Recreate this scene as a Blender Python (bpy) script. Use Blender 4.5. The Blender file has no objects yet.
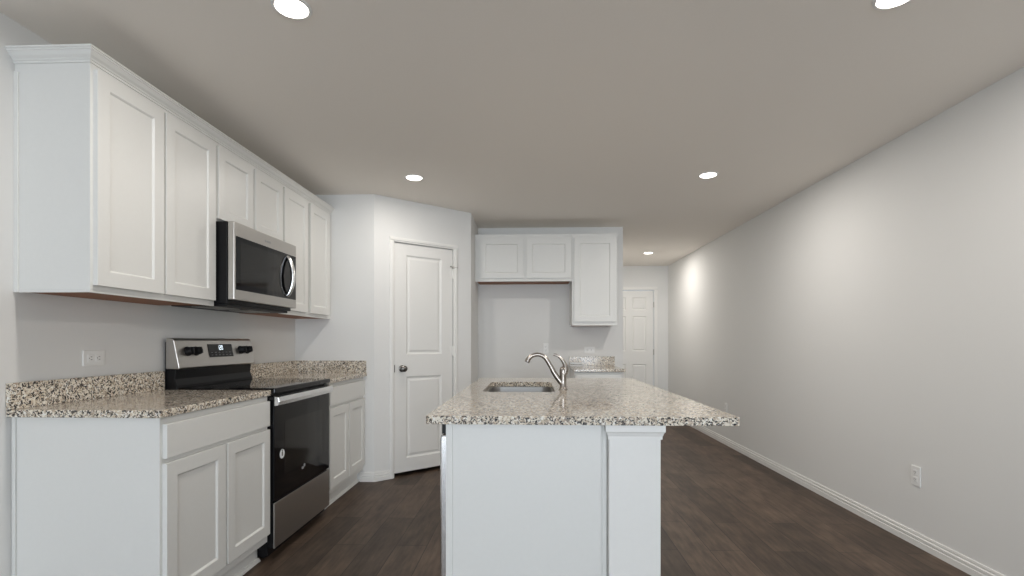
import bpy, bmesh, math
from mathutils import Vector, Matrix

S = bpy.context.scene
COL = S.collection

# ---------------------------------------------------------------- camera
CAM_H = 1.185
cd = bpy.data.cameras.new('camera')
cam = bpy.data.objects.new('camera', cd)
COL.objects.link(cam)
cd.sensor_width = 36.0
cd.lens = 500.0 / 1024.0 * 36.0
cd.shift_x = 0.0
cd.shift_y = 54.0 / 1024.0
cam.location = (0, 0, CAM_H)
cam.rotation_euler = (math.pi / 2, 0, math.atan(20 / 500.0))
cd.clip_start = 0.05
S.camera = cam

# ---------------------------------------------------------------- world, exposure
S.view_settings.view_transform = 'Standard'
S.view_settings.look = 'None'
S.view_settings.gamma = 1.0
S.view_settings.use_curve_mapping = False
S.view_settings.exposure = 0.06
W = bpy.data.worlds.new('world')
S.world = W
W.use_nodes = True
W.node_tree.nodes['Background'].inputs[0].default_value = (0.72, 0.85, 1.0, 1)
W.node_tree.nodes['Background'].inputs[1].default_value = 1.0
S.cycles.diffuse_bounces = 8
S.cycles.max_bounces = 12

# main room measurements (metres)
XL, XR = -2.02, 2.24
YB, YF, YH = -5.0, 5.50, 8.33
CEIL = 2.44

# daylight through the patio window behind the camera
LAMP_W = 10.5
WINDOW_W = 200.0
LAMP_COL = (1.0, 0.95, 0.885)
WX0, WX1, WZ0, WZ1 = -1.75, 2.15, 0.08, 2.05
ld = bpy.data.lights.new('daylight', 'AREA')
ld.shape = 'RECTANGLE'
ld.size = WX1 - WX0
ld.size_y = WZ1 - WZ0
ld.energy = WINDOW_W
ld.color = (0.84, 0.92, 1.0)
lo = bpy.data.objects.new('daylight', ld)
COL.objects.link(lo)
lo.location = ((WX0 + WX1) / 2, YB - 0.15, (WZ0 + WZ1) / 2)
lo.rotation_euler = (math.pi / 2, 0, 0)


# ---------------------------------------------------------------- materials
def s2l(c):
    return tuple(((v / 255.0) / 12.92 if v / 255.0 <= 0.04045 else ((v / 255.0 + 0.055) / 1.055) ** 2.4) for v in c)


def new_mat(name):
    m = bpy.data.materials.new(name)
    m.use_nodes = True
    nt = m.node_tree
    return m, nt, nt.nodes['Principled BSDF']


def N(nt, typ, **kw):
    n = nt.nodes.new(typ)
    for k, v in kw.items():
        setattr(n, k, v)
    return n


def paint(name, col, rough, bump=0.0, scale=250.0, spec=0.5):
    m, nt, b = new_mat(name)
    b.inputs['Roughness'].default_value = rough
    b.inputs['Specular IOR Level'].default_value = spec
    tc = N(nt, 'ShaderNodeTexCoord')
    no = N(nt, 'ShaderNodeTexNoise')
    no.inputs['Scale'].default_value = scale
    no.inputs['Detail'].default_value = 3
    nt.links.new(tc.outputs['Object'], no.inputs['Vector'])
    mx = N(nt, 'ShaderNodeMix', data_type='RGBA')
    mx.inputs[6].default_value = (*[c * 0.985 for c in col], 1)
    mx.inputs[7].default_value = (*[min(1, c * 1.015) for c in col], 1)
    nt.links.new(no.outputs['Fac'], mx.inputs[0])
    nt.links.new(mx.outputs[2], b.inputs['Base Color'])
    if bump:
        bp = N(nt, 'ShaderNodeBump')
        bp.inputs['Strength'].default_value = bump
        bp.inputs['Distance'].default_value = 0.002
        nt.links.new(no.outputs['Fac'], bp.inputs['Height'])
        nt.links.new(bp.outputs['Normal'], b.inputs['Normal'])
    return m


def plain(name, col, rough, metal=0.0, spec=0.5, coat=0.0):
    m, nt, b = new_mat(name)
    tc = N(nt, 'ShaderNodeTexCoord')
    no = N(nt, 'ShaderNodeTexNoise')
    no.inputs['Scale'].default_value = 40
    nt.links.new(tc.outputs['Object'], no.inputs['Vector'])
    mr = N(nt, 'ShaderNodeMapRange')
    mr.inputs['To Min'].default_value = max(0.0, rough - 0.01)
    mr.inputs['To Max'].default_value = rough + 0.01
    nt.links.new(no.outputs['Fac'], mr.inputs['Value'])
    nt.links.new(mr.outputs['Result'], b.inputs['Roughness'])
    b.inputs['Base Color'].default_value = (*col, 1)
    b.inputs['Metallic'].default_value = metal
    b.inputs['Specular IOR Level'].default_value = spec
    b.inputs['Coat Weight'].default_value = coat
    return m


def brushed(name, col, rough, axis):
    m, nt, b = new_mat(name)
    b.inputs['Metallic'].default_value = 1.0
    b.inputs['Base Color'].default_value = (*col, 1)
    tc = N(nt, 'ShaderNodeTexCoord')
    mp = N(nt, 'ShaderNodeMapping')
    sc = [900, 900, 900]
    sc[axis] = 6
    mp.inputs['Scale'].default_value = sc
    no = N(nt, 'ShaderNodeTexNoise')
    no.inputs['Scale'].default_value = 1.0
    no.inputs['Detail'].default_value = 2
    nt.links.new(tc.outputs['Object'], mp.inputs['Vector'])
    nt.links.new(mp.outputs['Vector'], no.inputs['Vector'])
    mr = N(nt, 'ShaderNodeMapRange')
    mr.inputs['To Min'].default_value = rough - 0.06
    mr.inputs['To Max'].default_value = rough + 0.06
    nt.links.new(no.outputs['Fac'], mr.inputs['Value'])
    nt.links.new(mr.outputs['Result'], b.inputs['Roughness'])
    return m


def granite_mat():
    m, nt, b = new_mat('granite')
    tc = N(nt, 'ShaderNodeTexCoord')
    no = N(nt, 'ShaderNodeTexNoise')
    no.inputs['Scale'].default_value = 55
    no.inputs['Detail'].default_value = 3
    nt.links.new(tc.outputs['Object'], no.inputs['Vector'])
    add = N(nt, 'ShaderNodeVectorMath', operation='MULTIPLY_ADD')
    add.inputs[1].default_value = (0.028, 0.028, 0.028)
    nt.links.new(no.outputs['Color'], add.inputs[0])
    nt.links.new(tc.outputs['Object'], add.inputs[2])

    def vor(scale):
        v = N(nt, 'ShaderNodeTexVoronoi')
        v.inputs['Scale'].default_value = scale
        nt.links.new(add.outputs[0], v.inputs['Vector'])
        sp = N(nt, 'ShaderNodeSeparateColor')
        nt.links.new(v.outputs['Color'], sp.inputs[0])
        return sp.outputs[0]

    def ramp(fac, stops):
        r = N(nt, 'ShaderNodeValToRGB')
        cr = r.color_ramp
        cr.interpolation = 'CONSTANT'
        while len(cr.elements) < len(stops):
            cr.elements.new(0.5)
        for e, (p, c) in zip(cr.elements, stops):
            e.position = p
            e.color = (*s2l(c), 1)
        nt.links.new(fac, r.inputs[0])
        return r.outputs[0]
    base = ramp(vor(150), [(0, (226, 218, 204)), (0.40, (204, 190, 170)), (0.64, (178, 163, 146)), (0.80, (140, 131, 122)), (0.90, (234, 231, 224))])
    dark = N(nt, 'ShaderNodeMath', operation='GREATER_THAN')
    dark.inputs[1].default_value = 0.73
    nt.links.new(vor(185), dark.inputs[0])
    dk = ramp(vor(240), [(0, (44, 43, 45)), (0.5, (78, 76, 76)), (0.8, (104, 94, 84))])
    mx = N(nt, 'ShaderNodeMix', data_type='RGBA')
    nt.links.new(dark.outputs[0], mx.inputs[0])
    nt.links.new(base, mx.inputs[6])
    nt.links.new(dk, mx.inputs[7])
    nt.links.new(mx.outputs[2], b.inputs['Base Color'])
    b.inputs['Roughness'].default_value = 0.09
    b.inputs['Specular IOR Level'].default_value = 0.5
    return m


def floor_mat():
    m, nt, b = new_mat('dark_plank_floor')
    tc = N(nt, 'ShaderNodeTexCoord')
    mp = N(nt, 'ShaderNodeMapping')
    mp.inputs['Rotation'].default_value = (0, 0, math.pi / 2)
    nt.links.new(tc.outputs['Object'], mp.inputs['Vector'])
    br = N(nt, 'ShaderNodeTexBrick')
    br.offset = 0.37
    br.inputs['Scale'].default_value = 1.0
    br.inputs['Brick Width'].default_value = 1.22
    br.inputs['Row Height'].default_value = 0.18
    br.inputs['Mortar Size'].default_value = 0.002
    br.inputs['Mortar Smooth'].default_value = 0.3
    br.inputs['Bias'].default_value = 0.0
    br.inputs['Color1'].default_value = (*s2l((66, 54, 45)), 1)
    br.inputs['Color2'].default_value = (*s2l((94, 78, 66)), 1)
    br.inputs['Mortar'].default_value = (*s2l((34, 27, 22)), 1)
    nt.links.new(mp.outputs['Vector'], br.inputs['Vector'])

    def noise(scale, vec_scale, detail):
        q = N(nt, 'ShaderNodeMapping')
        q.inputs['Scale'].default_value = vec_scale
        nt.links.new(tc.outputs['Object'], q.inputs['Vector'])
        n = N(nt, 'ShaderNodeTexNoise')
        n.inputs['Scale'].default_value = scale
        n.inputs['Detail'].default_value = detail
        n.inputs['Roughness'].default_value = 0.6
        nt.links.new(q.outputs['Vector'], n.inputs['Vector'])
        return n.outputs['Fac']
    grain = noise(1.0, (42, 4.5, 1), 7)
    blot = noise(1.0, (9.0, 4.0, 1), 4)
    mr = N(nt, 'ShaderNodeMapRange')
    mr.inputs['From Min'].default_value = 0.3
    mr.inputs['From Max'].default_value = 0.7
    mr.inputs['To Min'].default_value = 0.66
    mr.inputs['To Max'].default_value = 1.32
    nt.links.new(grain, mr.inputs['Value'])
    mr2 = N(nt, 'ShaderNodeMapRange')
    mr2.inputs['From Min'].default_value = 0.3
    mr2.inputs['From Max'].default_value = 0.7
    mr2.inputs['To Min'].default_value = 0.68
    mr2.inputs['To Max'].default_value = 1.32
    nt.links.new(blot, mr2.inputs['Value'])
    mu = N(nt, 'ShaderNodeMath', operation='MULTIPLY')
    nt.links.new(mr.outputs[0], mu.inputs[0])
    nt.links.new(mr2.outputs[0], mu.inputs[1])
    vm = N(nt, 'ShaderNodeVectorMath', operation='SCALE')
    nt.links.new(br.outputs['Color'], vm.inputs[0])
    nt.links.new(mu.outputs[0], vm.inputs['Scale'])
    nt.links.new(vm.outputs[0], b.inputs['Base Color'])
    b.inputs['Roughness'].default_value = 0.5
    b.inputs['Specular IOR Level'].default_value = 0.35
    bp = N(nt, 'ShaderNodeBump')
    bp.inputs['Strength'].default_value = 0.15
    bp.inputs['Distance'].default_value = 0.002
    nt.links.new(grain, bp.inputs['Height'])
    nt.links.new(bp.outputs['Normal'], b.inputs['Normal'])
    return m


def emit(name, col, strength):
    m, nt, b = new_mat(name)
    b.inputs['Base Color'].default_value = (0.9, 0.9, 0.9, 1)
    b.inputs['Emission Color'].default_value = (*col, 1)
    b.inputs['Emission Strength'].default_value = strength
    return m


M = dict(
    wall=paint('wall_paint', (0.755, 0.755, 0.745), 0.75, 0.06, 180, 0.2),
    ceil=paint('ceiling_paint', (0.88, 0.835, 0.78), 0.9, 0.12, 120, 0.1),
    trim=paint('trim_paint', (0.80, 0.795, 0.775), 0.4, 0, 60),
    door=paint('door_paint', (0.78, 0.775, 0.755), 0.42, 0.02, 300),
    cab=paint('cabinet_paint', (0.745, 0.745, 0.725), 0.38, 0, 60),
    wood=paint('raw_cabinet_bottom', s2l((140, 90, 56)), 0.6, 0, 40),
    granite=granite_mat(),
    floor=floor_mat(),
    steel=brushed('stainless_steel', (0.52, 0.50, 0.475), 0.34, 1),
    sinksteel=brushed('sink_steel', (0.31, 0.306, 0.30), 0.38, 1),
    bright=plain('bright_steel', (0.80, 0.80, 0.80), 0.22, 1.0),
    nickel=plain('brushed_nickel', (0.36, 0.325, 0.295), 0.27, 1.0),
    darknickel=plain('dark_nickel', (0.20, 0.19, 0.18), 0.3, 1.0),
    glass=plain('black_glass', (0.004, 0.004, 0.005), 0.05, 0, 0.28),
    screen=plain('dark_window_mesh', (0.014, 0.013, 0.012), 0.08, 0, 0.35),
    black=plain('black_enamel', (0.006, 0.006, 0.007), 0.35, 0, 0.2),
    blackm=plain('black_plastic', (0.010, 0.010, 0.011), 0.45, 0, 0.25),
    ring=plain('burner_ring', (0.05, 0.05, 0.05), 0.25),
    white=plain('white_plastic', (0.82, 0.82, 0.81), 0.35),
    slot=plain('dark_slot', (0.03, 0.03, 0.03), 0.6),
    paper=plain('white_paper', (0.85, 0.86, 0.87), 0.6),
    grey=plain('grey_print', (0.35, 0.35, 0.36), 0.6),
    lens=emit('lamp_lens', (1.0, 0.95, 0.86), 6.0),
    led=emit('clock_digits', (0.75, 0.9, 1.0), 1.6),
    metal=plain('hinge_metal', (0.45, 0.44, 0.42), 0.35, 1.0),
)


# ---------------------------------------------------------------- mesh helpers
def BM():
    return bmesh.new()


def box(bm, x0, x1, y0, y1, z0, z1):
    v = [bm.verts.new((x, y, z)) for x in (x0, x1) for y in (y0, y1) for z in (z0, z1)]
    for f in ((0, 1, 3, 2), (4, 6, 7, 5), (0, 4, 5, 1), (2, 3, 7, 6), (0, 2, 6, 4), (1, 5, 7, 3)):
        bm.faces.new([v[i] for i in f])
    return v


def prism(bm, pts, d):
    """closed prism of a 3-D polygon moved by d"""
    d = Vector(d)
    a = [bm.verts.new(p) for p in pts]
    b = [bm.verts.new(Vector(p) + d) for p in pts]
    bm.faces.new(a)
    bm.faces.new(b[::-1])
    n = len(pts)
    for i in range(n):
        bm.faces.new((a[i], b[i], b[(i + 1) % n], a[(i + 1) % n]))


def plan(bm, pts, z0, z1):
    prism(bm, [(x, y, z0) for x, y in pts], (0, 0, z1 - z0))


def tube(bm, path, radii, seg=14, squash=1.0):
    path = [Vector(p) for p in path]
    if not hasattr(radii, '__len__'):
        radii = [radii] * len(path)
    rings = []
    prev = None
    for i, p in enumerate(path):
        t = (path[min(i + 1, len(path) - 1)] - path[max(i - 1, 0)]).normalized()
        if prev is None:
            up = Vector((0, 0, 1)) if abs(t.z) < 0.9 else Vector((0, 1, 0))
            a = t.cross(up).normalized()
        else:
            a = (prev - t * prev.dot(t)).normalized()
        prev = a
        b = t.cross(a)
        rings.append([bm.verts.new(p + (a * math.cos(2 * math.pi * k / seg) + b * math.sin(2 * math.pi * k / seg) * squash) * radii[i]) for k in range(seg)])
    for r0, r1 in zip(rings, rings[1:]):
        for k in range(seg):
            bm.faces.new((r0[k], r0[(k + 1) % seg], r1[(k + 1) % seg], r1[k]))
    bm.faces.new(rings[0][::-1])
    bm.faces.new(rings[-1])


def spline(pts, n=8):
    """Catmull-Rom through pts"""
    P = [Vector(p) for p in pts]
    P = [P[0] * 2 - P[1]] + P + [P[-1] * 2 - P[-2]]
    out = []
    for i in range(1, len(P) - 2):
        for k in range(n):
            t = k / n
            a, b, c, d = P[i - 1], P[i], P[i + 1], P[i + 2]
            out.append(0.5 * ((2 * b) + (c - a) * t + (2 * a - 5 * b + 4 * c - d) * t * t + (3 * b - a - 3 * c + d) * t ** 3))
    out.append(P[-2])
    return out


def lerp_list(vals, n):
    out = []
    for i in range(len(vals) - 1):
        for k in range(n):
            out.append(vals[i] + (vals[i + 1] - vals[i]) * k / n)
    out.append(vals[-1])
    return out


def lathe(bm, c, axis, prof, seg=28):
    """prof = [(radius, distance along axis)]"""
    c = Vector(c)
    ax = Vector(axis).normalized()
    a = ax.orthogonal().normalized()
    b = ax.cross(a)
    rings = []
    for r, h in prof:
        rings.append([bm.verts.new(c + ax * h + (a * math.cos(2 * math.pi * k / seg) + b * math.sin(2 * math.pi * k / seg)) * max(r, 1e-4)) for k in range(seg)])
    for r0, r1 in zip(rings, rings[1:]):
        for k in range(seg):
            bm.faces.new((r0[k], r0[(k + 1) % seg], r1[(k + 1) % seg], r1[k]))
    bm.faces.new(rings[0][::-1])
    bm.faces.new(rings[-1])


def sweep(bm, path, prof):
    """profile (offset to the right of the path, z) swept along a plan polyline with mitres"""
    P = [Vector((x, y)) for x, y in path]
    dirs = [(b - a).normalized() for a, b in zip(P, P[1:])]
    nrm = [Vector((d.y, -d.x)) for d in dirs]
    rings = []
    for i, p in enumerate(P):
        if i == 0:
            m = nrm[0]
        elif i == len(P) - 1:
            m = nrm[-1]
        else:
            m = (nrm[i - 1] + nrm[i])
            m = m / (m.dot(nrm[i]))
        rings.append([bm.verts.new((p.x + m.x * o, p.y + m.y * o, z)) for o, z in prof])
    n = len(prof)
    for r0, r1 in zip(rings, rings[1:]):
        for k in range(n):
            bm.faces.new((r0[k], r0[(k + 1) % n], r1[(k + 1) % n], r1[k]))
    bm.faces.new(rings[0])
    bm.faces.new(rings[-1][::-1])


def slab(bm, O, U, NRM, w, h, t, panels, loops):
    """door slab: front face at O + u*U + v*Z (normal NRM), thickness t behind it; panels = (u0,u1,v0,v1) shaped by loops (inset, depth)"""
    O, U, NRM = Vector(O), Vector(U).normalized(), Vector(NRM).normalized()
    Z = Vector((0, 0, 1))

    def pt(u, v, n):
        return O + U * u + Z * v + NRM * n
    us = sorted({0.0, w} | {p[0] for p in panels} | {p[1] for p in panels})
    vs = sorted({0.0, h} | {p[2] for p in panels} | {p[3] for p in panels})
    g = {(i, j): bm.verts.new(pt(u, v, 0)) for i, u in enumerate(us) for j, v in enumerate(vs)}
    nu, nv = len(us) - 1, len(vs) - 1
    for i in range(nu):
        for j in range(nv):
            ring = [g[i, j], g[i + 1, j], g[i + 1, j + 1], g[i, j + 1]]
            hit = [p for p in panels if abs(p[0] - us[i]) < 1e-6 and abs(p[1] - us[i + 1]) < 1e-6 and abs(p[2] - vs[j]) < 1e-6 and abs(p[3] - vs[j + 1]) < 1e-6]
            if hit:
                u0, u1, v0, v1 = hit[0]
                for ins, dep in loops:
                    nr = [bm.verts.new(pt(u, v, dep)) for u, v in ((u0 + ins, v0 + ins), (u1 - ins, v0 + ins), (u1 - ins, v1 - ins), (u0 + ins, v1 - ins))]
                    for k in range(4):
                        bm.faces.new((ring[k], ring[(k + 1) % 4], nr[(k + 1) % 4], nr[k]))
                    ring = nr
            bm.faces.new(ring)
    c = [bm.verts.new(pt(u, v, -t)) for u, v in ((0, 0), (w, 0), (w, h), (0, h))]
    bm.faces.new(c[::-1])
    bm.faces.new([g[i, 0] for i in range(nu, -1, -1)] + [c[0], c[1]])
    bm.faces.new([g[nu, j] for j in range(nv, -1, -1)] + [c[1], c[2]])
    bm.faces.new([g[i, nv] for i in range(nu + 1)] + [c[2], c[3]])
    bm.faces.new([g[0, j] for j in range(nv + 1)] + [c[3], c[0]])


SHAKER = [(0.004, -0.004), (0.007, -0.008)]
MOULDED = [(0.006, -0.004), (0.014, -0.010), (0.024, -0.010), (0.040, -0.004)]


def rrect(x0, x1, y0, y1, r, n=6):
    out = []
    for cx, cy, a0 in ((x1 - r, y1 - r, 0), (x0 + r, y1 - r, 90), (x0 + r, y0 + r, 180), (x1 - r, y0 + r, 270)):
        for k in range(n + 1):
            a = math.radians(a0 + 90 * k / n)
            out.append((cx + r * math.cos(a), cy + r * math.sin(a)))
    return out


def origin_of(o):
    v = Vector((0, 0, 0))
    while o is not None:
        v += o.location
        o = o.parent
    return v


def obj(name, bm, mat, parent=None, bevel=0.0, smooth=False):
    """link ONE mesh object; the bmesh is given in room coordinates"""
    bmesh.ops.recalc_face_normals(bm, faces=bm.faces[:])
    if parent is not None:
        off = origin_of(parent)
    else:
        xs = [v.co.x for v in bm.verts]
        ys = [v.co.y for v in bm.verts]
        zs = [v.co.z for v in bm.verts]
        off = Vector(((min(xs) + max(xs)) / 2, (min(ys) + max(ys)) / 2, min(zs)))
    bmesh.ops.translate(bm, vec=-off, verts=bm.verts[:])
    me = bpy.data.meshes.new(name)
    bm.to_mesh(me)
    bm.free()
    me.materials.append(M[mat])
    o = bpy.data.objects.new(name, me)
    COL.objects.link(o)
    if parent is not None:
        o.parent = parent
    else:
        o.location = off
    if smooth:
        for p in me.polygons:
            p.use_smooth = True
        me.set_sharp_from_angle(angle=math.radians(40))
    if bevel:
        b = o.modifiers.new('bevel', 'BEVEL')
        b.width = bevel
        b.segments = 2
        b.limit_method = 'ANGLE'
        b.angle_limit = math.radians(35)
        b.harden_normals = False
    return o


def tag(o, label, cat, group=None):
    o['label'] = label
    o['category'] = cat
    if group:
        o['group'] = group
    return o


def thing(name, label, cat, loc, group=None):
    o = bpy.data.objects.new(name, None)
    COL.objects.link(o)
    o.location = loc
    o.empty_display_size = 0.1
    return tag(o, label, cat, group)


def struct(name, bm, mat, parent=None, bevel=0.0, label=None):
    o = obj(name, bm, mat, parent, bevel)
    o['kind'] = 'structure'
    if label:
        o['label'] = label
        o['category'] = name.split('_')[0]
    return o


def b1(name, mat, parent, *ext, bevel=0.0015):
    bm = BM()
    box(bm, *ext)
    return obj(name, bm, mat, parent, bevel)


# ---------------------------------------------------------------- room shell
bm = BM(); box(bm, XL - 0.1, XR + 0.1, YB - 0.1, YH + 0.1, -0.1, 0)
struct('floor', bm, 'floor')
bm = BM(); box(bm, XL - 0.1, XR + 0.1, YB - 0.1, YH + 0.1, CEIL, CEIL + 0.1)
struct('ceiling', bm, 'ceil')
bm = BM(); box(bm, XL - 0.1, XL, YB - 0.1, 5.6, 0, CEIL)
struct('wall_left', bm, 'wall')
bm = BM(); box(bm, XR, XR + 0.1, YB - 0.1, YH + 0.1, 0, CEIL)
struct('wall_right', bm, 'wall')
# pantry corner: front piece, diagonal with the door opening, side piece
PA, PB = Vector((-1.339, 4.195)), Vector((-0.593, 4.845))
PL = (PB - PA).length
PD = (PB - PA) / PL
PN = Vector((PD.y, -PD.x))            # into the room


def pd(s, n=0.0):
    q = PA + PD * s + PN * n
    return (q.x, q.y)


DS0, DS1, DZ1 = 0.180, 0.790, 2.062
bm = BM()
plan(bm, [(XL - 0.05, 4.195), tuple(PA), (PA.x - 0.03, 4.295), (XL - 0.05, 4.295)], 0, CEIL)
plan(bm, [pd(0), pd(DS0), pd(DS0, -0.1), (PA.x - 0.03, 4.295)], 0, CEIL)
plan(bm, [pd(DS0), pd(DS1), pd(DS1, -0.1), pd(DS0, -0.1)], DZ1, CEIL)
plan(bm, [pd(DS1), tuple(PB), (PB.x - 0.1, PB.y + 0.03), pd(DS1, -0.1)], 0, CEIL)
plan(bm, [tuple(PB), (PB.x, YF), (PB.x - 0.1, YF), (PB.x - 0.1, PB.y + 0.03)], 0, CEIL)
struct('wall_pantry', bm, 'wall')
FWX = 0.992
bm = BM(); box(bm, XL - 0.05, FWX, YF, YF + 0.12, 0, CEIL)
struct('wall_front', bm, 'wall')
bm = BM(); box(bm, FWX - 0.12, FWX, YF + 0.12, YH, 0, CEIL)
struct('wall_hall', bm, 'wall')
HX0, HX1, HZ = 1.195, 2.010, 2.040
bm = BM()
box(bm, FWX - 0.12, HX0, YH, YH + 0.12, 0, CEIL)
box(bm, HX1, XR, YH, YH + 0.12, 0, CEIL)
box(bm, HX0, HX1, YH, YH + 0.12, HZ, CEIL)
struct('wall_end', bm, 'wall')
bm = BM()
box(bm, XL, WX0, YB - 0.12, YB, 0, CEIL)
box(bm, WX1, XR, YB - 0.12, YB, 0, CEIL)
box(bm, WX0, WX1, YB - 0.12, YB, 0, WZ0)
box(bm, WX0, WX1, YB - 0.12, YB, WZ1, CEIL)
struct('wall_back', bm, 'wall')
bm = BM()
for a, b in ((WX0, WX0 + 0.05), (WX1 - 0.05, WX1), ((WX0 + WX1) / 2 - 0.03, (WX0 + WX1) / 2 + 0.03)):
    box(bm, a, b, YB - 0.10, YB - 0.03, WZ0, WZ1)
for a, b in ((WZ0, WZ0 + 0.05), (WZ1 - 0.05, WZ1)):
    box(bm, WX0 + 0.05, WX1 - 0.05, YB - 0.10, YB - 0.03, a, b)
struct('window_1', bm, 'trim')

# baseboards
BASE = [(0, 0), (0.014, 0), (0.014, 0.034), (0.009, 0.036), (0.009, 0.043), (0.013, 0.045), (0.013, 0.056), (0.007, 0.059), (0.007, 0.066), (0.009, 0.068), (0.007, 0.078), (0, 0.078)]
bm = BM(); sweep(bm, [(XR, YH), (XR, YB)], BASE)
struct('baseboard_right', bm, 'trim')
bm = BM(); sweep(bm, [(-1.46, 4.195), tuple(PA), pd(0.140)], BASE)
struct('baseboard_pantry', bm, 'trim')
bm = BM(); sweep(bm, [pd(0.850), tuple(PB), (PB.x, YF), (0.405, YF)], BASE)
struct('baseboard_front', bm, 'trim')
bm = BM(); sweep(bm, [(HX1 + 0.075, YH), (XR - 0.015, YH)], BASE)
struct('baseboard_end', bm, 'trim')
bm = BM(); sweep(bm, [(XL, YB), (XL, 1.85)], BASE)
struct('baseboard_left', bm, 'trim')

# pantry door
bm = BM()
DW = DS1 - DS0 - 0.012
q = pd(DS0 + 0.006, -0.012)
pw = 0.118
slab(bm, (q[0], q[1], 0.034), (PD.x, PD.y, 0), (PN.x, PN.y, 0), DW, 2.024, 0.035,
     [(pw, DW - pw, 0.118, 0.845), (pw, DW - pw, 1.040, 1.925)], MOULDED)
door1 = struct('door_1', bm, 'door')
door1['label'] = 'white two-panel pantry door in the angled wall'
bm = BM()
cw, cp = 0.040, 0.016
CAS = [(0.0, 0.0), (cw, 0.0), (cw, cp * 0.7), (cw * 0.75, cp), (cw * 0.35, cp), (cw * 0.25, cp * 0.6), (0, cp * 0.45)]


def casing(bm, p, z1, s0, s1, c, prof):
    """p(s, n) plan point; two legs and a head around s0..s1, z1"""
    for side, s in ((-1, s0), (1, s1)):
        plan_pts = [p(s + side * o, n) for o, n in prof]
        prism(bm, [(x, y, 0) for x, y in plan_pts], (0, 0, z1))
    a = [(*p(s0 - c, n), z1 + o) for o, n in prof]
    b = [(*p(s1 + c, n), z1 + o) for o, n in prof]
    va = [bm.verts.new(v) for v in a]
    vb = [bm.verts.new(v) for v in b]
    n = len(va)
    bm.faces.new(va); bm.faces.new(vb[::-1])
    for i in range(n):
        bm.faces.new((va[i], vb[i], vb[(i + 1) % n], va[(i + 1) % n]))


casing(bm, pd, DZ1, DS0, DS1, cw, CAS)
obj('casing', bm, 'trim', door1)
q = pd(0.262, -0.012)
bm = BM()
nv = (PN.x, PN.y, 0)
lathe(bm, (q[0], q[1], 0.950), nv, [(0.030, 0), (0.030, 0.006), (0.024, 0.010), (0.012, 0.012), (0.011, 0.028), (0.020, 0.034), (0.027, 0.044), (0.027, 0.054), (0.019, 0.062), (0.004, 0.065)])
obj('knob', bm, 'darknickel', door1, smooth=True)['label'] = 'dark metal knob'
bm = BM()
a = pd(0.176, 0.001); b = pd(0.190, 0.001); c = pd(0.190, -0.014); d = pd(0.176, -0.014)
plan(bm, [a, b, c, d], 0.920, 0.985)
obj('strike_plate', bm, 'slot', door1)['label'] = 'dark strike plate on the jamb'
for z in (1.83, 1.10, 0.28):
    bm = BM()
    q = pd(DS1 - 0.004, -0.004)
    tube(bm, [(q[0], q[1], z - 0.045), (q[0], q[1], z + 0.045)], 0.010, 10)
    plan(bm, [pd(DS1 - 0.030, -0.012), pd(DS1 - 0.004, -0.012), pd(DS1 - 0.004, -0.009), pd(DS1 - 0.030, -0.009)], z - 0.045, z + 0.045)
    obj('hinge', bm, 'trim', door1)
bm = BM()
q = pd(DS1 - 0.004, 0.0); r = pd(DS1 - 0.055, 0.035); t = pd(DS1 + 0.03, 0.03)
tube(bm, [(q[0], q[1], 1.892), (r[0], r[1], 1.892)], 0.006, 10)
tube(bm, [(q[0], q[1], 1.892), (t[0], t[1], 1.886)], 0.005, 10)
lathe(bm, (q[0], q[1], 1.880), (0, 0, 1), [(0.011, 0), (0.011, 0.024)], 14)
obj('door_stop', bm, 'metal', door1, smooth=True)['label'] = 'metal hinge-pin door stop'

# hall door at the far end
HW = HX1 - HX0 - 0.02
bm = BM()
st, mid = 0.115, 0.105
c0 = (st, HW / 2 - mid / 2); c1 = (HW / 2 + mid / 2, HW - st)
pan = [(a, b, v0, v1) for a, b in (c0, c1) for v0, v1 in ((0.18, 0.81), (1.02, 1.60), (1.70, 1.91))]
slab(bm, (HX0 + 0.01, YH + 0.006, 0.012), (1, 0, 0), (0, -1, 0), HW, 2.018, 0.035, pan, [(0.006, -0.004), (0.014, -0.010), (0.022, -0.010), (0.034, -0.004)])
door2 = struct('door_2', bm, 'door')
door2['label'] = 'white six-panel door at the far end of the hall'
bm = BM()
casing(bm, lambda s, n: (s, YH - n), HZ, HX0, HX1, 0.055, [(0.0, 0.0), (0.055, 0.0), (0.055, 0.010), (0.04, 0.014), (0.015, 0.014), (0.0, 0.006)])
obj('casing', bm, 'trim', door2)
for z in (1.80, 1.02, 0.25):
    bm = BM()
    tube(bm, [(HX1 - 0.006, YH - 0.004, z - 0.045), (HX1 - 0.006, YH - 0.004, z + 0.045)], 0.008, 8)
    obj('hinge', bm, 'metal', door2)['label'] = 'grey metal hinge'
bm = BM()
lathe(bm, (HX0 + 0.08, YH + 0.006, 0.95), (0, -1, 0), [(0.030, 0), (0.030, 0.006), (0.011, 0.012), (0.011, 0.028), (0.027, 0.044), (0.027, 0.054), (0.004, 0.065)])
obj('knob', bm, 'darknickel', door2, smooth=True)


# ---------------------------------------------------------------- cabinets
def shaker_door(name, parent, O, U, NR, w, h, stile=0.058):
    bm = BM()
    slab(bm, O, U, NR, w, h, 0.019, [(stile, w - stile, stile, h - stile)], SHAKER)
    return obj(name, bm, 'cab', parent, 0.0012)


def drawer_front(parent, O, U, NR, w, h):
    bm = BM()
    slab(bm, O, U, NR, w, h, 0.019, [], [])
    return obj('drawer_front', bm, 'cab', parent, 0.002)


UX, UD = -1.715, -1.696            # wall cabinets: frame plane, door plane
UZ0, UZ1 = 1.385, 2.300
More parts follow.
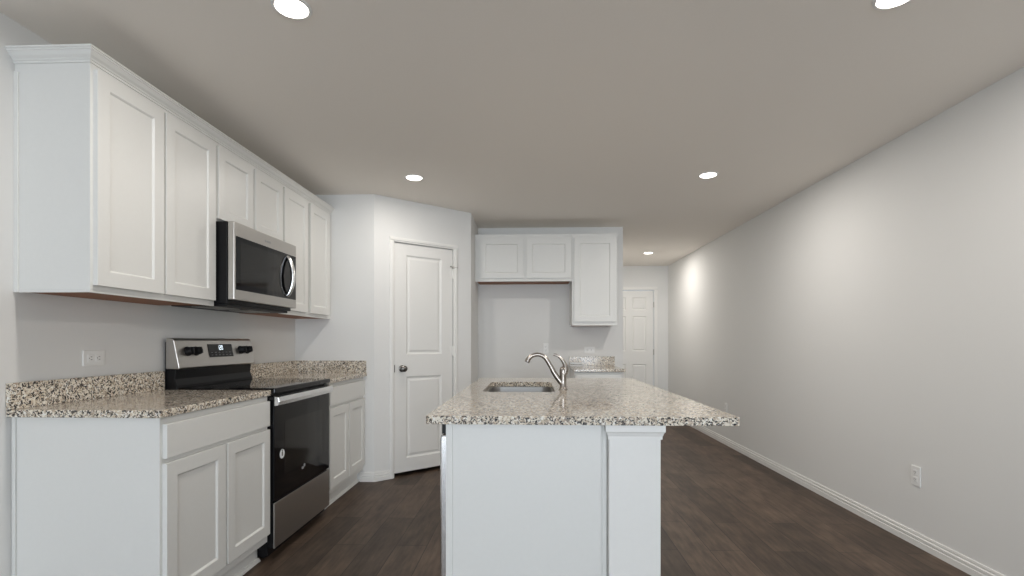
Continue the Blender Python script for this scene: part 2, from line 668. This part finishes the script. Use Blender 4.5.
# left of the microwave
t = thing('wall_cabinet', 'white two-door wall cabinet left of the microwave, end panel facing the room', 'cabinet', (-1.85, 2.22, UZ0), 'white wall cabinets along the left wall')
bm = BM(); box(bm, XL, UX, 1.875, 2.632, UZ0 + 0.004, UZ1); obj('carcass', bm, 'cab', t, 0.001)
b1('bottom_panel', 'wood', t, XL, UX - 0.02, 1.889, 2.632, UZ0 - 0.002, UZ0 + 0.004, bevel=0)['label'] = 'bare wood underside'
b1('bottom_rail', 'cab', t, UX - 0.02, UX, 1.875, 2.632, UZ0 - 0.006, UZ0 + 0.004, bevel=0.001)
b1('scribe_strip', 'cab', t, XL, XL + 0.018, 1.869, 1.875, UZ0 - 0.006, UZ1 - 0.06)
b1('end_lip', 'cab', t, XL, UX - 0.02, 1.875, 1.889, UZ0 - 0.006, UZ0 + 0.004, bevel=0)
for y0, y1 in ((1.888, 2.242), (2.256, 2.620)):
    shaker_door('door', t, (UD, y0, 1.407), (0, 1, 0), (1, 0, 0), y1 - y0, 0.844)
# over the microwave
t = thing('wall_cabinet', 'short white two-door wall cabinet directly above the microwave', 'cabinet', (-1.85, 2.95, 1.840), 'white wall cabinets along the left wall')
bm = BM(); box(bm, XL, UX, 2.632, 3.356, 1.840, UZ1); obj('carcass', bm, 'cab', t, 0.001)
for y0, y1 in ((2.646, 2.982), (3.006, 3.344)):
    shaker_door('door', t, (UD, y0, 1.855), (0, 1, 0), (1, 0, 0), y1 - y0, 0.395)
# right of the microwave
t = thing('wall_cabinet', 'white two-door wall cabinet between the microwave and the pantry corner', 'cabinet', (-1.85, 3.75, UZ0), 'white wall cabinets along the left wall')
bm = BM(); box(bm, XL, UX, 3.356, 4.193, UZ0 + 0.004, UZ1); obj('carcass', bm, 'cab', t, 0.001)
b1('bottom_panel', 'wood', t, XL, UX - 0.02, 3.374, 4.193, UZ0 - 0.002, UZ0 + 0.004, bevel=0)['label'] = 'bare wood underside'
b1('bottom_rail', 'cab', t, UX - 0.02, UX, 3.356, 4.193, UZ0 - 0.006, UZ0 + 0.004, bevel=0.001)
for y0, y1 in ((3.370, 3.728), (3.772, 4.128)):
    shaker_door('door', t, (UD, y0, 1.407), (0, 1, 0), (1, 0, 0), y1 - y0, 0.844)
# crown
CROWN = [(0.0005, 2.271), (0.005, 2.271), (0.005, 2.279), (0.009, 2.281), (0.011, 2.286), (0.020, 2.293), (0.029, 2.306), (0.032, 2.307), (0.032, 2.314), (0.036, 2.315), (0.036, 2.322), (0.0005, 2.322)]
bm = BM(); sweep(bm, [(XL, 1.875), (UX, 1.875), (UX, 4.193)][::1], CROWN)
o = obj('crown_molding', bm, 'cab')
tag(o, 'white stepped crown molding along the top of the left wall cabinets', 'molding')

# base cabinets, left run
BX, BD = -1.430, -1.411
CT0, CT1 = 0.895, 0.925


def base_cab(t, y0, y1, splits, end_panel):
    bm = BM(); box(bm, XL + 0.002, BX, y0, y1, 0.105, CT0); obj('carcass', bm, 'cab', t, 0.001)
    b1('toe_kick', 'cab', t, XL + 0.02, BX - 0.055, y0 + 0.002, y1, 0, 0.105)
    bm = BM()
    prism(bm, [(BX - 0.055, y0 + 0.02, 0), (BX - 0.037, y0 + 0.02, 0), (BX - 0.039, y0 + 0.02, 0.008), (BX - 0.047, y0 + 0.02, 0.016), (BX - 0.055, y0 + 0.02, 0.018)], (0, y1 - y0 - 0.02, 0))
    obj('shoe_molding', bm, 'cab', t)
    drawer_front(t, (BD, splits[0], 0.732), (0, 1, 0), (1, 0, 0), splits[-1] - splits[0], 0.134)
    m = (splits[0] + splits[-1]) / 2
    for a, b in ((splits[0], m - 0.008), (m + 0.008, splits[-1])):
        shaker_door('door', t, (BD, a, 0.150), (0, 1, 0), (1, 0, 0), b - a, 0.564)
    if end_panel:
        bm = BM(); box(bm, XL + 0.002, BX, y0 - 0.006, y0, 0.0, CT0); obj('end_panel', bm, 'cab', t, 0.001)
        b1('scribe_strip', 'cab', t, XL + 0.002, XL + 0.018, y0 - 0.012, y0 - 0.006, 0.0, CT0)


t = thing('base_cabinet', 'white base cabinet left of the range, nearest the camera, with a plain end panel', 'cabinet', (-1.72, 2.25, 0))
base_cab(t, 1.872, 2.648, (1.880, 2.643), True)
t = thing('base_cabinet', 'white base cabinet in the corner between the range and the pantry', 'cabinet', (-1.72, 3.80, 0))
base_cab(t, 3.425, 4.193, (3.450, 4.172), False)


def counter(name, label, ext, splashes):
    x0, x1, y0, y1 = ext
    t = thing(name, label, 'countertop', ((x0 + x1) / 2, (y0 + y1) / 2, CT0))
    b1('slab', 'granite', t, x0, x1, y0, y1, CT0, CT1, bevel=0.004)
    for e in splashes:
        b1('backsplash', 'granite', t, *e, CT1, 1.027, bevel=0.002)
    return t


counter('countertop', 'speckled granite countertop with backsplash left of the range', (XL, -1.408, 1.840, 2.649), [(XL, XL + 0.02, 1.840, 2.649)])
counter('countertop', 'speckled granite countertop with corner backsplash right of the range', (XL, -1.400, 3.408, 4.193), [(XL, XL + 0.02, 3.408, 4.173), (XL, -1.405, 4.173, 4.193)])

# ---------------------------------------------------------------- range
RY0, RY1 = 2.656, 3.400
RF = -1.432                         # body front; the door stands proud of it
t = thing('range', 'stainless and black electric range with glass cooktop between the granite counters', 'range', (-1.70, 3.03, 0))
b1('body', 'black', t, XL + 0.01, RF, RY0, RY1, 0.022, 0.912)
for y in (RY0 + 0.05, RY1 - 0.05):
    for x in (XL + 0.08, RF - 0.05):
        bm = BM(); lathe(bm, (x, y, 0), (0, 0, 1), [(0.018, 0), (0.018, 0.02), (0.010, 0.022), (0.010, 0.06)], 14)
        obj('foot', bm, 'blackm', t)
bm = BM(); box(bm, XL + 0.09, -1.390, RY0 - 0.003, RY1 + 0.003, 0.905, 0.934)
ck = obj('cooktop', bm, 'glass', t, 0.006)
for (cx, cy, r) in ((-1.56, 2.83, 0.105), (-1.56, 3.22, 0.08), (-1.79, 2.83, 0.08), (-1.79, 3.22, 0.105)):
    bm = BM()
    seg = 40
    ri = [bm.verts.new((cx + (r - 0.004) * math.cos(2 * math.pi * k / seg), cy + (r - 0.004) * math.sin(2 * math.pi * k / seg), 0.9345)) for k in range(seg)]
    ro = [bm.verts.new((cx + r * math.cos(2 * math.pi * k / seg), cy + r * math.sin(2 * math.pi * k / seg), 0.9345)) for k in range(seg)]
    for k in range(seg):
        bm.faces.new((ri[k], ro[k], ro[(k + 1) % seg], ri[(k + 1) % seg]))
    obj('burner_ring', bm, 'ring', ck)
# oven door
bm = BM(); box(bm, RF, -1.398, RY0 + 0.003, RY1 - 0.003, 0.318, 0.892)
od = obj('oven_door', bm, 'glass', t, 0.004)
b1('window', 'screen', od, -1.3985, -1.3975, RY0 + 0.12, RY1 - 0.12, 0.44, 0.74, bevel=0)
bm = BM()
prism(bm, [(-1.398, RY0 + 0.003, 0.836), (-1.374, RY0 + 0.003, 0.840), (-1.368, RY0 + 0.003, 0.860), (-1.374, RY0 + 0.003, 0.884), (-1.398, RY0 + 0.003, 0.890)], (0, RY1 - RY0 - 0.006, 0))
obj('handle', bm, 'bright', od, 0.003)['label'] = 'wide brushed steel handle bar'
bm = BM()
lathe(bm, (-1.3975, 2.745, 0.560), (1, 0, 0), [(0.026, 0), (0.026, 0.0012)], 28)
st_ = obj('sticker', bm, 'paper', od)
st_['label'] = 'round white sticker'
bm = BM()
box(bm, -1.3963, -1.3958, 2.740, 2.750, 0.548, 0.572)
lathe(bm, (-1.3963, 2.745, 0.578), (1, 0, 0), [(0.005, 0), (0.005, 0.0005)], 12)
obj('print', bm, 'slot', st_)
bm = BM()
box(bm, -1.3980, -1.3966, 2.985, 3.010, 0.412, 0.426)
lathe(bm, (-1.3980, 3.020, 0.430), (1, 0, 0), [(0.010, 0), (0.010, 0.0014)], 16)
obj('emblem', bm, 'grey', od)
# storage drawer
bm = BM(); box(bm, -1.403, -1.397, RY0 + 0.003, RY1 - 0.003, 0.062, 0.308)
dr = obj('storage_drawer', bm, 'steel', t, 0.002)
b1('drawer_box', 'black', dr, RF, -1.404, RY0 + 0.004, RY1 - 0.004, 0.064, 0.306)
dr['label'] = 'brushed steel drawer'
# backguard
bm = BM()
prism(bm, [(XL + 0.012, RY0 + 0.004, 0.912), (XL + 0.080, RY0 + 0.004, 0.912), (XL + 0.080, RY0 + 0.004, 0.945), (XL + 0.066, RY0 + 0.004, 0.980), (XL + 0.072, RY0 + 0.004, 1.040), (XL + 0.050, RY0 + 0.004, 1.185), (XL + 0.012, RY0 + 0.004, 1.185)], (0, RY1 - RY0 - 0.008, 0))
obj('backguard', bm, 'black', t, 0.002)
bm = BM()
prism(bm, [(XL + 0.020, RY0 - 0.002, 1.036), (XL + 0.094, RY0 - 0.002, 1.036), (XL + 0.097, RY0 - 0.002, 1.044), (XL + 0.066, RY0 - 0.002, 1.196), (XL + 0.052, RY0 - 0.002, 1.207), (XL + 0.020, RY0 - 0.002, 1.207)], (0, RY1 - RY0 + 0.004, 0))
cs = obj('control_console', bm, 'steel', t, 0.004)
cs['label'] = 'brushed steel console'
CA = Vector((XL + 0.097, 0, 1.044)); CB = Vector((XL + 0.066, 0, 1.196))
cu = (CB - CA).normalized()
cn = Vector((cu.z, 0, -cu.x))
ch = (CB - CA).length


def cpt(y, f, n=0.0):
    p = CA + cu * (ch * f) + cn * n
    return (p.x, y, p.z)


for y in (2.742, 2.812, 3.258, 3.328):
    bm = BM()
    lathe(bm, cpt(y, 0.58), cn, [(0.027, 0), (0.027, 0.006), (0.023, 0.008), (0.021, 0.030), (0.019, 0.033), (0.002, 0.034)], 24)
    kb = obj('knob', bm, 'blackm', cs, smooth=True)
    kb['label'] = 'black control knob'
    bm = BM()
    p0 = Vector(cpt(y, 0.58, 0.0342))
    prism(bm, [tuple(p0 + cu * a + Vector((0, b, 0))) for a, b in ((-0.018, -0.0045), (0.018, -0.0045), (0.018, 0.0045), (-0.018, 0.0045))], cn * 0.006)
    obj('grip', bm, 'blackm', kb)
bm = BM()
prism(bm, [cpt(2.925, 0.32), cpt(3.165, 0.32), cpt(3.165, 0.84), cpt(2.925, 0.84)], cn * 0.0025)
dp = obj('display', bm, 'glass', cs, 0.0008)
bm = BM()
for i, ss in enumerate(((0, 1, 1, 0, 0, 0, 0), (1, 1, 0, 1, 1, 0, 1), (1, 1, 1, 1, 1, 1, 0))):   # clock digits
    y0 = 3.018 + i * 0.018
    w, h = 0.011, 0.013
    v0 = 0.70 * ch
    segs = ((0, w, 2 * h, 0), (w, 0, h, 1), (w, 0, 0, 1), (0, w, 0, 0), (0, 0, 0, 1), (0, 0, h, 1), (0, w, h, 0))
    for on, (a, _, v, vert) in zip(ss, segs):
        if not on:
            continue
        aa, bb = (a - 0.001, a + 0.0015) if vert else (0, w)
        vv, ww = (v, v + h) if vert else (v - 0.001, v + 0.0015)
        base = CA + cu * (v0 - 0.014) + cn * 0.0026
        prism(bm, [tuple(base + Vector((0, y0 + p, 0)) + cu * r) for p, r in ((aa, vv), (bb, vv), (bb, ww), (aa, ww))], cn * 0.0004)
obj('clock_digits', bm, 'led', dp)['label'] = 'lit clock digits'
bm = BM()
for i in range(6):
    for j in range(2):
        y = 2.945 + i * 0.036 + (0.0)
        base = CA + cu * (ch * (0.40 + 0.10 * j)) + cn * 0.0026
        prism(bm, [tuple(base + Vector((0, y + p, 0)) + cu * r) for p, r in ((0, 0), (0.016, 0), (0.016, 0.002), (0, 0.002))], cn * 0.0003)
obj('key_marks', bm, 'grey', dp)

# ---------------------------------------------------------------- microwave
MY0, MY1 = 2.634, 3.345
MF = -1.605
MZ0, MZ1 = 1.408, 1.838
t = thing('microwave', 'stainless over-the-range microwave with black window hung under the short cabinet', 'microwave', (-1.80, 2.95, 1.39))
b1('body', 'black', t, XL + 0.003, MF - 0.038, MY0, MY1, 1.395, MZ1, bevel=0.003)
bm = BM(); box(bm, MF - 0.036, MF, MY0 + 0.001, MY1, MZ0 + 0.006, MZ1)
md = obj('door', bm, 'steel', t, 0.004)
b1('window', 'glass', md, MF - 0.004, MF + 0.0015, MY0 + 0.016, MY1 - 0.008, 1.470, 1.762, bevel=0.001)['label'] = 'black glass window'
b1('screen', 'screen', md, MF + 0.0015, MF + 0.0020, MY0 + 0.055, MY1 - 0.20, 1.500, 1.735, bevel=0)
bm = BM()
hp = spline([(MF + 0.002, MY1 - 0.132, 1.487), (MF + 0.016, MY1 - 0.130, 1.506), (MF + 0.034, MY1 - 0.128, 1.556), (MF + 0.040, MY1 - 0.127, 1.614), (MF + 0.034, MY1 - 0.128, 1.672), (MF + 0.016, MY1 - 0.130, 1.724), (MF + 0.002, MY1 - 0.132, 1.744)], 6)
tube(bm, hp, [0.011 + 0.004 * math.sin(math.pi * i / (len(hp) - 1)) for i in range(len(hp))], 14, 1.0)
obj('handle', bm, 'bright', md, smooth=True)['label'] = 'curved polished handle'
bm = BM(); box(bm, MF, MF + 0.0012, 2.965, 3.010, 1.788, 1.800)
lathe(bm, (MF, 2.953, 1.794), (1, 0, 0), [(0.007, 0), (0.007, 0.0012)], 16)
obj('emblem', bm, 'grey', md)
bm = BM(); box(bm, XL + 0.05, MF - 0.05, MY0 + 0.02, MY1 - 0.02, 1.380, 1.396)
vt = obj('vent_tray', bm, 'blackm', t, 0.003)
for x0 in (-1.86,):
    for y0 in (2.66, 3.0):
        bm = BM()
        for k in range(7):
            box(bm, x0 + 0.02 * k, x0 + 0.02 * k + 0.008, y0, y0 + 0.24, 1.377, 1.381)
        obj('grease_filter', bm, 'metal', vt)

# ---------------------------------------------------------------- refrigerator alcove
FX = 5.170                           # frame plane of the alcove wall cabinets
t = thing('wall_cabinet', 'short white two-door wall cabinet over the empty refrigerator space', 'cabinet', (-0.09, 5.33, 1.818), 'white wall cabinets in the alcove')
bm = BM(); box(bm, -0.591, 0.410, FX, YF, 1.824, UZ1); obj('carcass', bm, 'cab', t, 0.001)
b1('bottom_panel', 'wood', t, -0.575, 0.395, FX + 0.02, YF, 1.818, 1.824, bevel=0)['label'] = 'bare wood underside'
b1('bottom_rail', 'cab', t, -0.591, 0.410, FX, FX + 0.02, 1.812, 1.824, bevel=0.001)
for x0, x1 in ((-0.539, -0.090), (-0.055, 0.400)):
    shaker_door('door', t, (x0, FX - 0.019, 1.842), (1, 0, 0), (0, -1, 0), x1 - x0, 0.412)
t = thing('wall_cabinet', 'taller white single-door wall cabinet right of the refrigerator space', 'cabinet', (0.64, 5.33, 1.36), 'white wall cabinets in the alcove')
bm = BM(); box(bm, 0.412, 0.872, FX, YF, 1.364, UZ1); obj('carcass', bm, 'cab', t, 0.001)
b1('bottom_panel', 'wood', t, 0.428, 0.856, FX + 0.02, YF, 1.358, 1.364, bevel=0)
b1('bottom_rail', 'cab', t, 0.412, 0.872, FX, FX + 0.02, 1.354, 1.364, bevel=0.001)
shaker_door('door', t, (0.432, FX - 0.019, 1.392), (1, 0, 0), (0, -1, 0), 0.424, 0.862)
# low cabinet and counter beside the refrigerator space
t = thing('base_cabinet', 'white base cabinet below the small granite counter in the alcove', 'cabinet', (0.64, 5.2, 0))
bm = BM(); box(bm, 0.415, 0.872, 4.900, YF, 0.105, CT0); obj('carcass', bm, 'cab', t, 0.001)
b1('toe_kick', 'cab', t, 0.42, 0.868, 4.955, YF, 0, 0.105)
drawer_front(t, (0.428, 4.881, 0.732), (1, 0, 0), (0, -1, 0), 0.43, 0.134)
shaker_door('door', t, (0.428, 4.881, 0.150), (1, 0, 0), (0, -1, 0), 0.43, 0.564)
t = counter('countertop', 'small granite countertop with backsplash in the alcove beside the refrigerator space', (0.405, 0.905, 4.865, YF), [(0.405, 0.900, YF - 0.02, YF)])
bm = BM(); box(bm, 0.408, 0.548, 5.400, 5.470, CT1 + 0.001, CT1 + 0.014)  # two thin white slabs, one above the other, joined at the right end
box(bm, 0.412, 0.546, 5.405, 5.468, CT1 + 0.022, CT1 + 0.040)
box(bm, 0.538, 0.548, 5.410, 5.462, CT1 + 0.013, CT1 + 0.023)
o = obj('white_slabs', bm, 'paper', None, 0.001)
tag(o, 'small white stacked slabs lying at the left end of the alcove counter', 'booklet')

# ---------------------------------------------------------------- island
IX0, IX1, IY0, IY1 = -0.376, 0.718, 1.750, 3.620
SX0, SX1, SY0, SY1 = -0.262, 0.122, 2.600, 3.255
t = thing('countertop', 'large speckled granite island top with a sink cut-out', 'countertop', (0.17, 2.69, CT0))
bm = BM()
outer = [bm.verts.new((x, y, CT1)) for x, y in rrect(IX0, IX1, IY0, IY1, 0.012, 3)]
inner = [bm.verts.new((x, y, CT1)) for x, y in rrect(SX0, SX1, SY0, SY1, 0.06, 6)]
ed = []
for L in (outer, inner):
    for i in range(len(L)):
        ed.append(bm.edges.new((L[i], L[(i + 1) % len(L)])))
r = bmesh.ops.triangle_fill(bm, edges=ed, use_beauty=True, use_dissolve=False)
faces = [f for f in r['geom'] if isinstance(f, bmesh.types.BMFace)]
ex = bmesh.ops.extrude_face_region(bm, geom=faces)
bmesh.ops.translate(bm, vec=(0, 0, CT0 - CT1), verts=[v for v in ex['geom'] if isinstance(v, bmesh.types.BMVert)])
obj('slab', bm, 'granite', t, 0.003)

IPY = 1.795                          # plane of the island end panel
DWX = -0.310
t = thing('island_cabinet', 'white kitchen island base with a plain end panel facing the camera', 'cabinet', (0.0, 2.68, 0))
b1('end_panel', 'cab', t, DWX, 0.246, IPY, IPY + 0.018, 0.0, CT0, bevel=0.001)
b1('end_trim', 'cab', t, DWX, DWX + 0.024, IPY - 0.006, IPY, 0.0, CT0, bevel=0.001)
b1('filler_strip', 'cab', t, 0.253, 0.270, IPY + 0.024, IPY + 0.040, 0.0, CT0, bevel=0.001)
bm = BM()
box(bm, DWX, DWX + 0.018, 2.435, 3.560, 0.105, CT0)
box(bm, 0.234, 0.252, IPY + 0.018, 3.560, 0.0, CT0)
box(bm, DWX + 0.018, 0.234, 3.542, 3.560, 0.0, CT0)
box(bm, DWX + 0.018, 0.234, 2.435, 2.453, 0.0, CT0)
box(bm, DWX + 0.018, 0.234, 2.453, 3.542, 0.105, 0.123)
obj('carcass', bm, 'cab', t, 0.001)
b1('toe_kick', 'cab', t, DWX + 0.055, DWX + 0.073, 2.453, 3.542, 0, 0.105)
for y0, y1 in ((2.445, 2.985), (3.005, 3.545)):
    shaker_door('door', t, (DWX - 0.019, y1, 0.150), (0, -1, 0), (-1, 0, 0), y1 - y0, 0.564)
drawer_front(t, (DWX - 0.019, 3.545, 0.732), (0, -1, 0), (-1, 0, 0), 1.10, 0.134)

t = thing('island_post', 'white square island end post with a stepped cap under the granite overhang', 'post', (0.365, 2.66, 0))
b1('post', 'trim', t, 0.272, 0.453, 1.780, 3.560, 0.0, CT0, bevel=0.002)
bm = BM()
PR = [(0, 0.842), (0.005, 0.842), (0.005, 0.853), (0.007, 0.856), (0.009, 0.864), (0.014, 0.870), (0.014, CT0), (0, CT0)]
PR = [(o, min(z, CT0)) for o, z in PR]
sweep(bm, [(0.2725, 1.783), (0.2725, 1.780), (0.453, 1.780), (0.453, 3.560)], PR)
obj('cap_molding', bm, 'trim', t)

# dishwasher
t = thing('dishwasher', 'stainless dishwasher at the near end of the island, seen edge on', 'dishwasher', (-0.05, 2.12, 0))
b1('tub', 'blackm', t, DWX + 0.012, 0.225, 1.825, 2.425, 0.10, 0.885)
b1('kick_plate', 'blackm', t, DWX + 0.05, DWX + 0.07, 1.825, 2.425, 0.0, 0.10)
bm = BM()
prism(bm, [(DWX + 0.010, 1.822, 0.110), (DWX - 0.026, 1.822, 0.110), (DWX - 0.028, 1.822, 0.130), (DWX - 0.028, 1.822, 0.835), (DWX - 0.020, 1.822, 0.846), (DWX + 0.010, 1.822, 0.846)], (0, 0.604, 0))
dd = obj('door', bm, 'bright', t, 0.009)
b1('control_strip', 'blackm', t, DWX - 0.020, DWX + 0.010, 1.822, 2.426, 0.848, 0.887)
# sink
bm = BM()
rings = []
for (g, z, rr) in ((0.012, CT0 - 0.001, 0.07), (-0.004, CT0 - 0.001, 0.062), (-0.006, CT0 - 0.010, 0.060), (-0.014, 0.720, 0.055), (-0.030, 0.704, 0.045), (-0.060, 0.700, 0.03)):
    rings.append([bm.verts.new((x, y, z)) for x, y in rrect(SX0 - g, SX1 + g, SY0 - g, SY1 + g, rr, 6)])
out = [[bm.verts.new((v.co.x + (0.006 if v.co.x > -0.07 else -0.006) * 0.5, v.co.y + (0.003 if v.co.y > 2.93 else -0.003), v.co.z - 0.003)) for v in R] for R in rings]
for RR in (rings, out):
    for r0, r1 in zip(RR, RR[1:]):
        n = len(r0)
        for k in range(n):
            bm.faces.new((r0[k], r0[(k + 1) % n], r1[(k + 1) % n], r1[k]))
    bm.faces.new(RR[-1])
n = len(rings[0])
for k in range(n):
    bm.faces.new((rings[0][k], rings[0][(k + 1) % n], out[0][(k + 1) % n], out[0][k]))
t = thing('kitchen_sink', 'stainless undermount sink bowl set into the island granite', 'sink', (-0.07, 2.93, 0.70))
obj('bowl', bm, 'sinksteel', t, smooth=True)
bm = BM()
lathe(bm, (-0.07, 2.93, 0.6995), (0, 0, 1), [(0.045, 0), (0.045, 0.004), (0.036, 0.005), (0.034, 0.002), (0.002, 0.002)], 28)
obj('drain', bm, 'bright', t, smooth=True)

# faucet
FYY = 2.745
t = thing('faucet', 'brushed nickel single-lever faucet arching over the island sink', 'faucet', (0.170, FYY, CT1))
bm = BM()
lathe(bm, (0.170, FYY, CT1), (0, 0, 1), [(0.025, 0), (0.025, 0.003), (0.022, 0.007), (0.019, 0.012), (0.018, 0.05), (0.019, 0.085), (0.020, 0.10), (0.019, 0.112), (0.015, 0.122), (0.006, 0.127)])
obj('body', bm, 'nickel', t, smooth=True)
bm = BM()
pth = spline([(0.172, FYY, 0.950), (0.150, FYY, 0.975), (0.122, FYY, 1.015), (0.098, FYY, 1.060), (0.070, FYY, 1.100), (0.036, FYY, 1.116), (0.002, FYY, 1.110), (-0.018, FYY, 1.094), (-0.026, FYY, 1.078)], 6)
tube(bm, pth, lerp_list([0.016, 0.0155, 0.014, 0.0125, 0.0115, 0.011, 0.0115, 0.013, 0.015], 6), 16)
sp = obj('spout', bm, 'nickel', t, smooth=True)
bm = BM()
lathe(bm, (-0.0265, FYY, 1.0775), (-0.45, 0, -0.9), [(0.0135, 0), (0.0135, 0.004), (0.010, 0.005)], 18)
obj('aerator', bm, 'darknickel', sp)
bm = BM()
pth = spline([(0.176, FYY, 1.012), (0.184, FYY, 1.040), (0.176, FYY, 1.070), (0.158, FYY, 1.095), (0.134, FYY, 1.112), (0.118, FYY, 1.116)], 6)
tube(bm, pth, lerp_list([0.019, 0.016, 0.011, 0.008, 0.007, 0.006], 6), 14)
obj('lever', bm, 'nickel', t, smooth=True)


# ---------------------------------------------------------------- outlets
def outlet(label, c, U, V, NR, wide=0.070, tall=0.115, kind='outlet'):
    """U = short axis, V = long axis of the plate"""
    c, U, V, NR = Vector(c), Vector(U), Vector(V), Vector(NR)
    t = thing('wall_outlet', label, 'outlet', c)

    def rect(bm, u0, u1, v0, v1, n0, n1):
        prism(bm, [tuple(c + U * u + V * v + NR * n0) for u, v in ((u0, v0), (u1, v0), (u1, v1), (u0, v1))], NR * (n1 - n0))
    bm = BM(); rect(bm, -wide / 2, wide / 2, -tall / 2, tall / 2, 0, 0.006)
    obj('cover_plate', bm, 'white', t, 0.0025)
    for s in (-0.021, 0.021):
        bm = BM()
        rect(bm, -0.017, 0.017, s - 0.015, s + 0.015, 0.006, 0.0085)
        rc = obj('receptacle', bm, 'white', t, 0.001)
        bm = BM()
        for u in (-0.006, 0.006):
            rect(bm, u - 0.0012, u + 0.0012, s - 0.002, s + 0.007, 0.0085, 0.0088)
        rect(bm, -0.002, 0.002, s - 0.010, s - 0.006, 0.0085, 0.0088)
        obj('slots', bm, 'slot', rc)
    bm = BM()
    lathe(bm, c + NR * 0.006, NR, [(0.003, 0), (0.003, 0.001)], 10)
    obj('screw', bm, 'white', t)
    return t


outlet('white sideways outlet above the granite backsplash left of the range', (XL, 2.225, 1.111), (0, 0, 1), (0, 1, 0), (1, 0, 0))
outlet('white upright outlet low on the right wall, nearest the camera', (XR, 3.008, 0.404), (0, 1, 0), (0, 0, 1), (-1, 0, 0))
outlet('white outlet low on the right wall beyond the island corner', (XR, 5.872, 0.422), (0, 1, 0), (0, 0, 1), (-1, 0, 0))
outlet('white upright outlet on the alcove wall behind the faucet spout', (0.150, YF, 1.115), (1, 0, 0), (0, 0, 1), (0, -1, 0), 0.056, 0.11)
outlet('white sideways outlet above the small alcove backsplash', (0.628, YF, 1.098), (0, 0, 1), (1, 0, 0), (0, -1, 0))


# ---------------------------------------------------------------- ceiling lights
def ceiling_light(label, x, y, power=1.0):
    t = thing('recessed_light', label, 'ceiling light', (x, y, CEIL), 'recessed ceiling lights')
    bm = BM()
    lathe(bm, (x, y, CEIL), (0, 0, -1), [(0.072, 0), (0.071, 0.003), (0.064, 0.005), (0.060, 0.005), (0.058, 0.003), (0.058, 0.001)], 40)
    obj('trim_ring', bm, 'white', t, smooth=True)
    bm = BM()
    lathe(bm, (x, y, CEIL - 0.001), (0, 0, -1), [(0.0575, 0), (0.0575, 0.004), (0.050, 0.008), (0.030, 0.010), (0.002, 0.0105)], 40)
    obj('lens', bm, 'lens', t, smooth=True)['label'] = 'glowing white lens'
    l = bpy.data.lights.new('downlight', 'AREA')
    l.shape = 'DISK'
    l.size = 0.105
    l.energy = LAMP_W * power
    l.color = LAMP_COL
    o = bpy.data.objects.new('downlight', l)
    COL.objects.link(o)
    o.parent = t
    o.location = (0, 0, -0.014)


ceiling_light('recessed ceiling light near the left wall cabinets, closest to the camera', -0.900, 1.840, 0.95)
ceiling_light('recessed ceiling light closest to the camera on the right wall side', 1.321, 1.870, 1.05)
ceiling_light('recessed ceiling light in front of the pantry door', -0.897, 3.780, 0.62)
ceiling_light('recessed ceiling light right of the island, near the alcove cabinets', 1.322, 3.810, 1.25)
ceiling_light('recessed ceiling light in the far hall', 1.634, 7.100, 1.1)
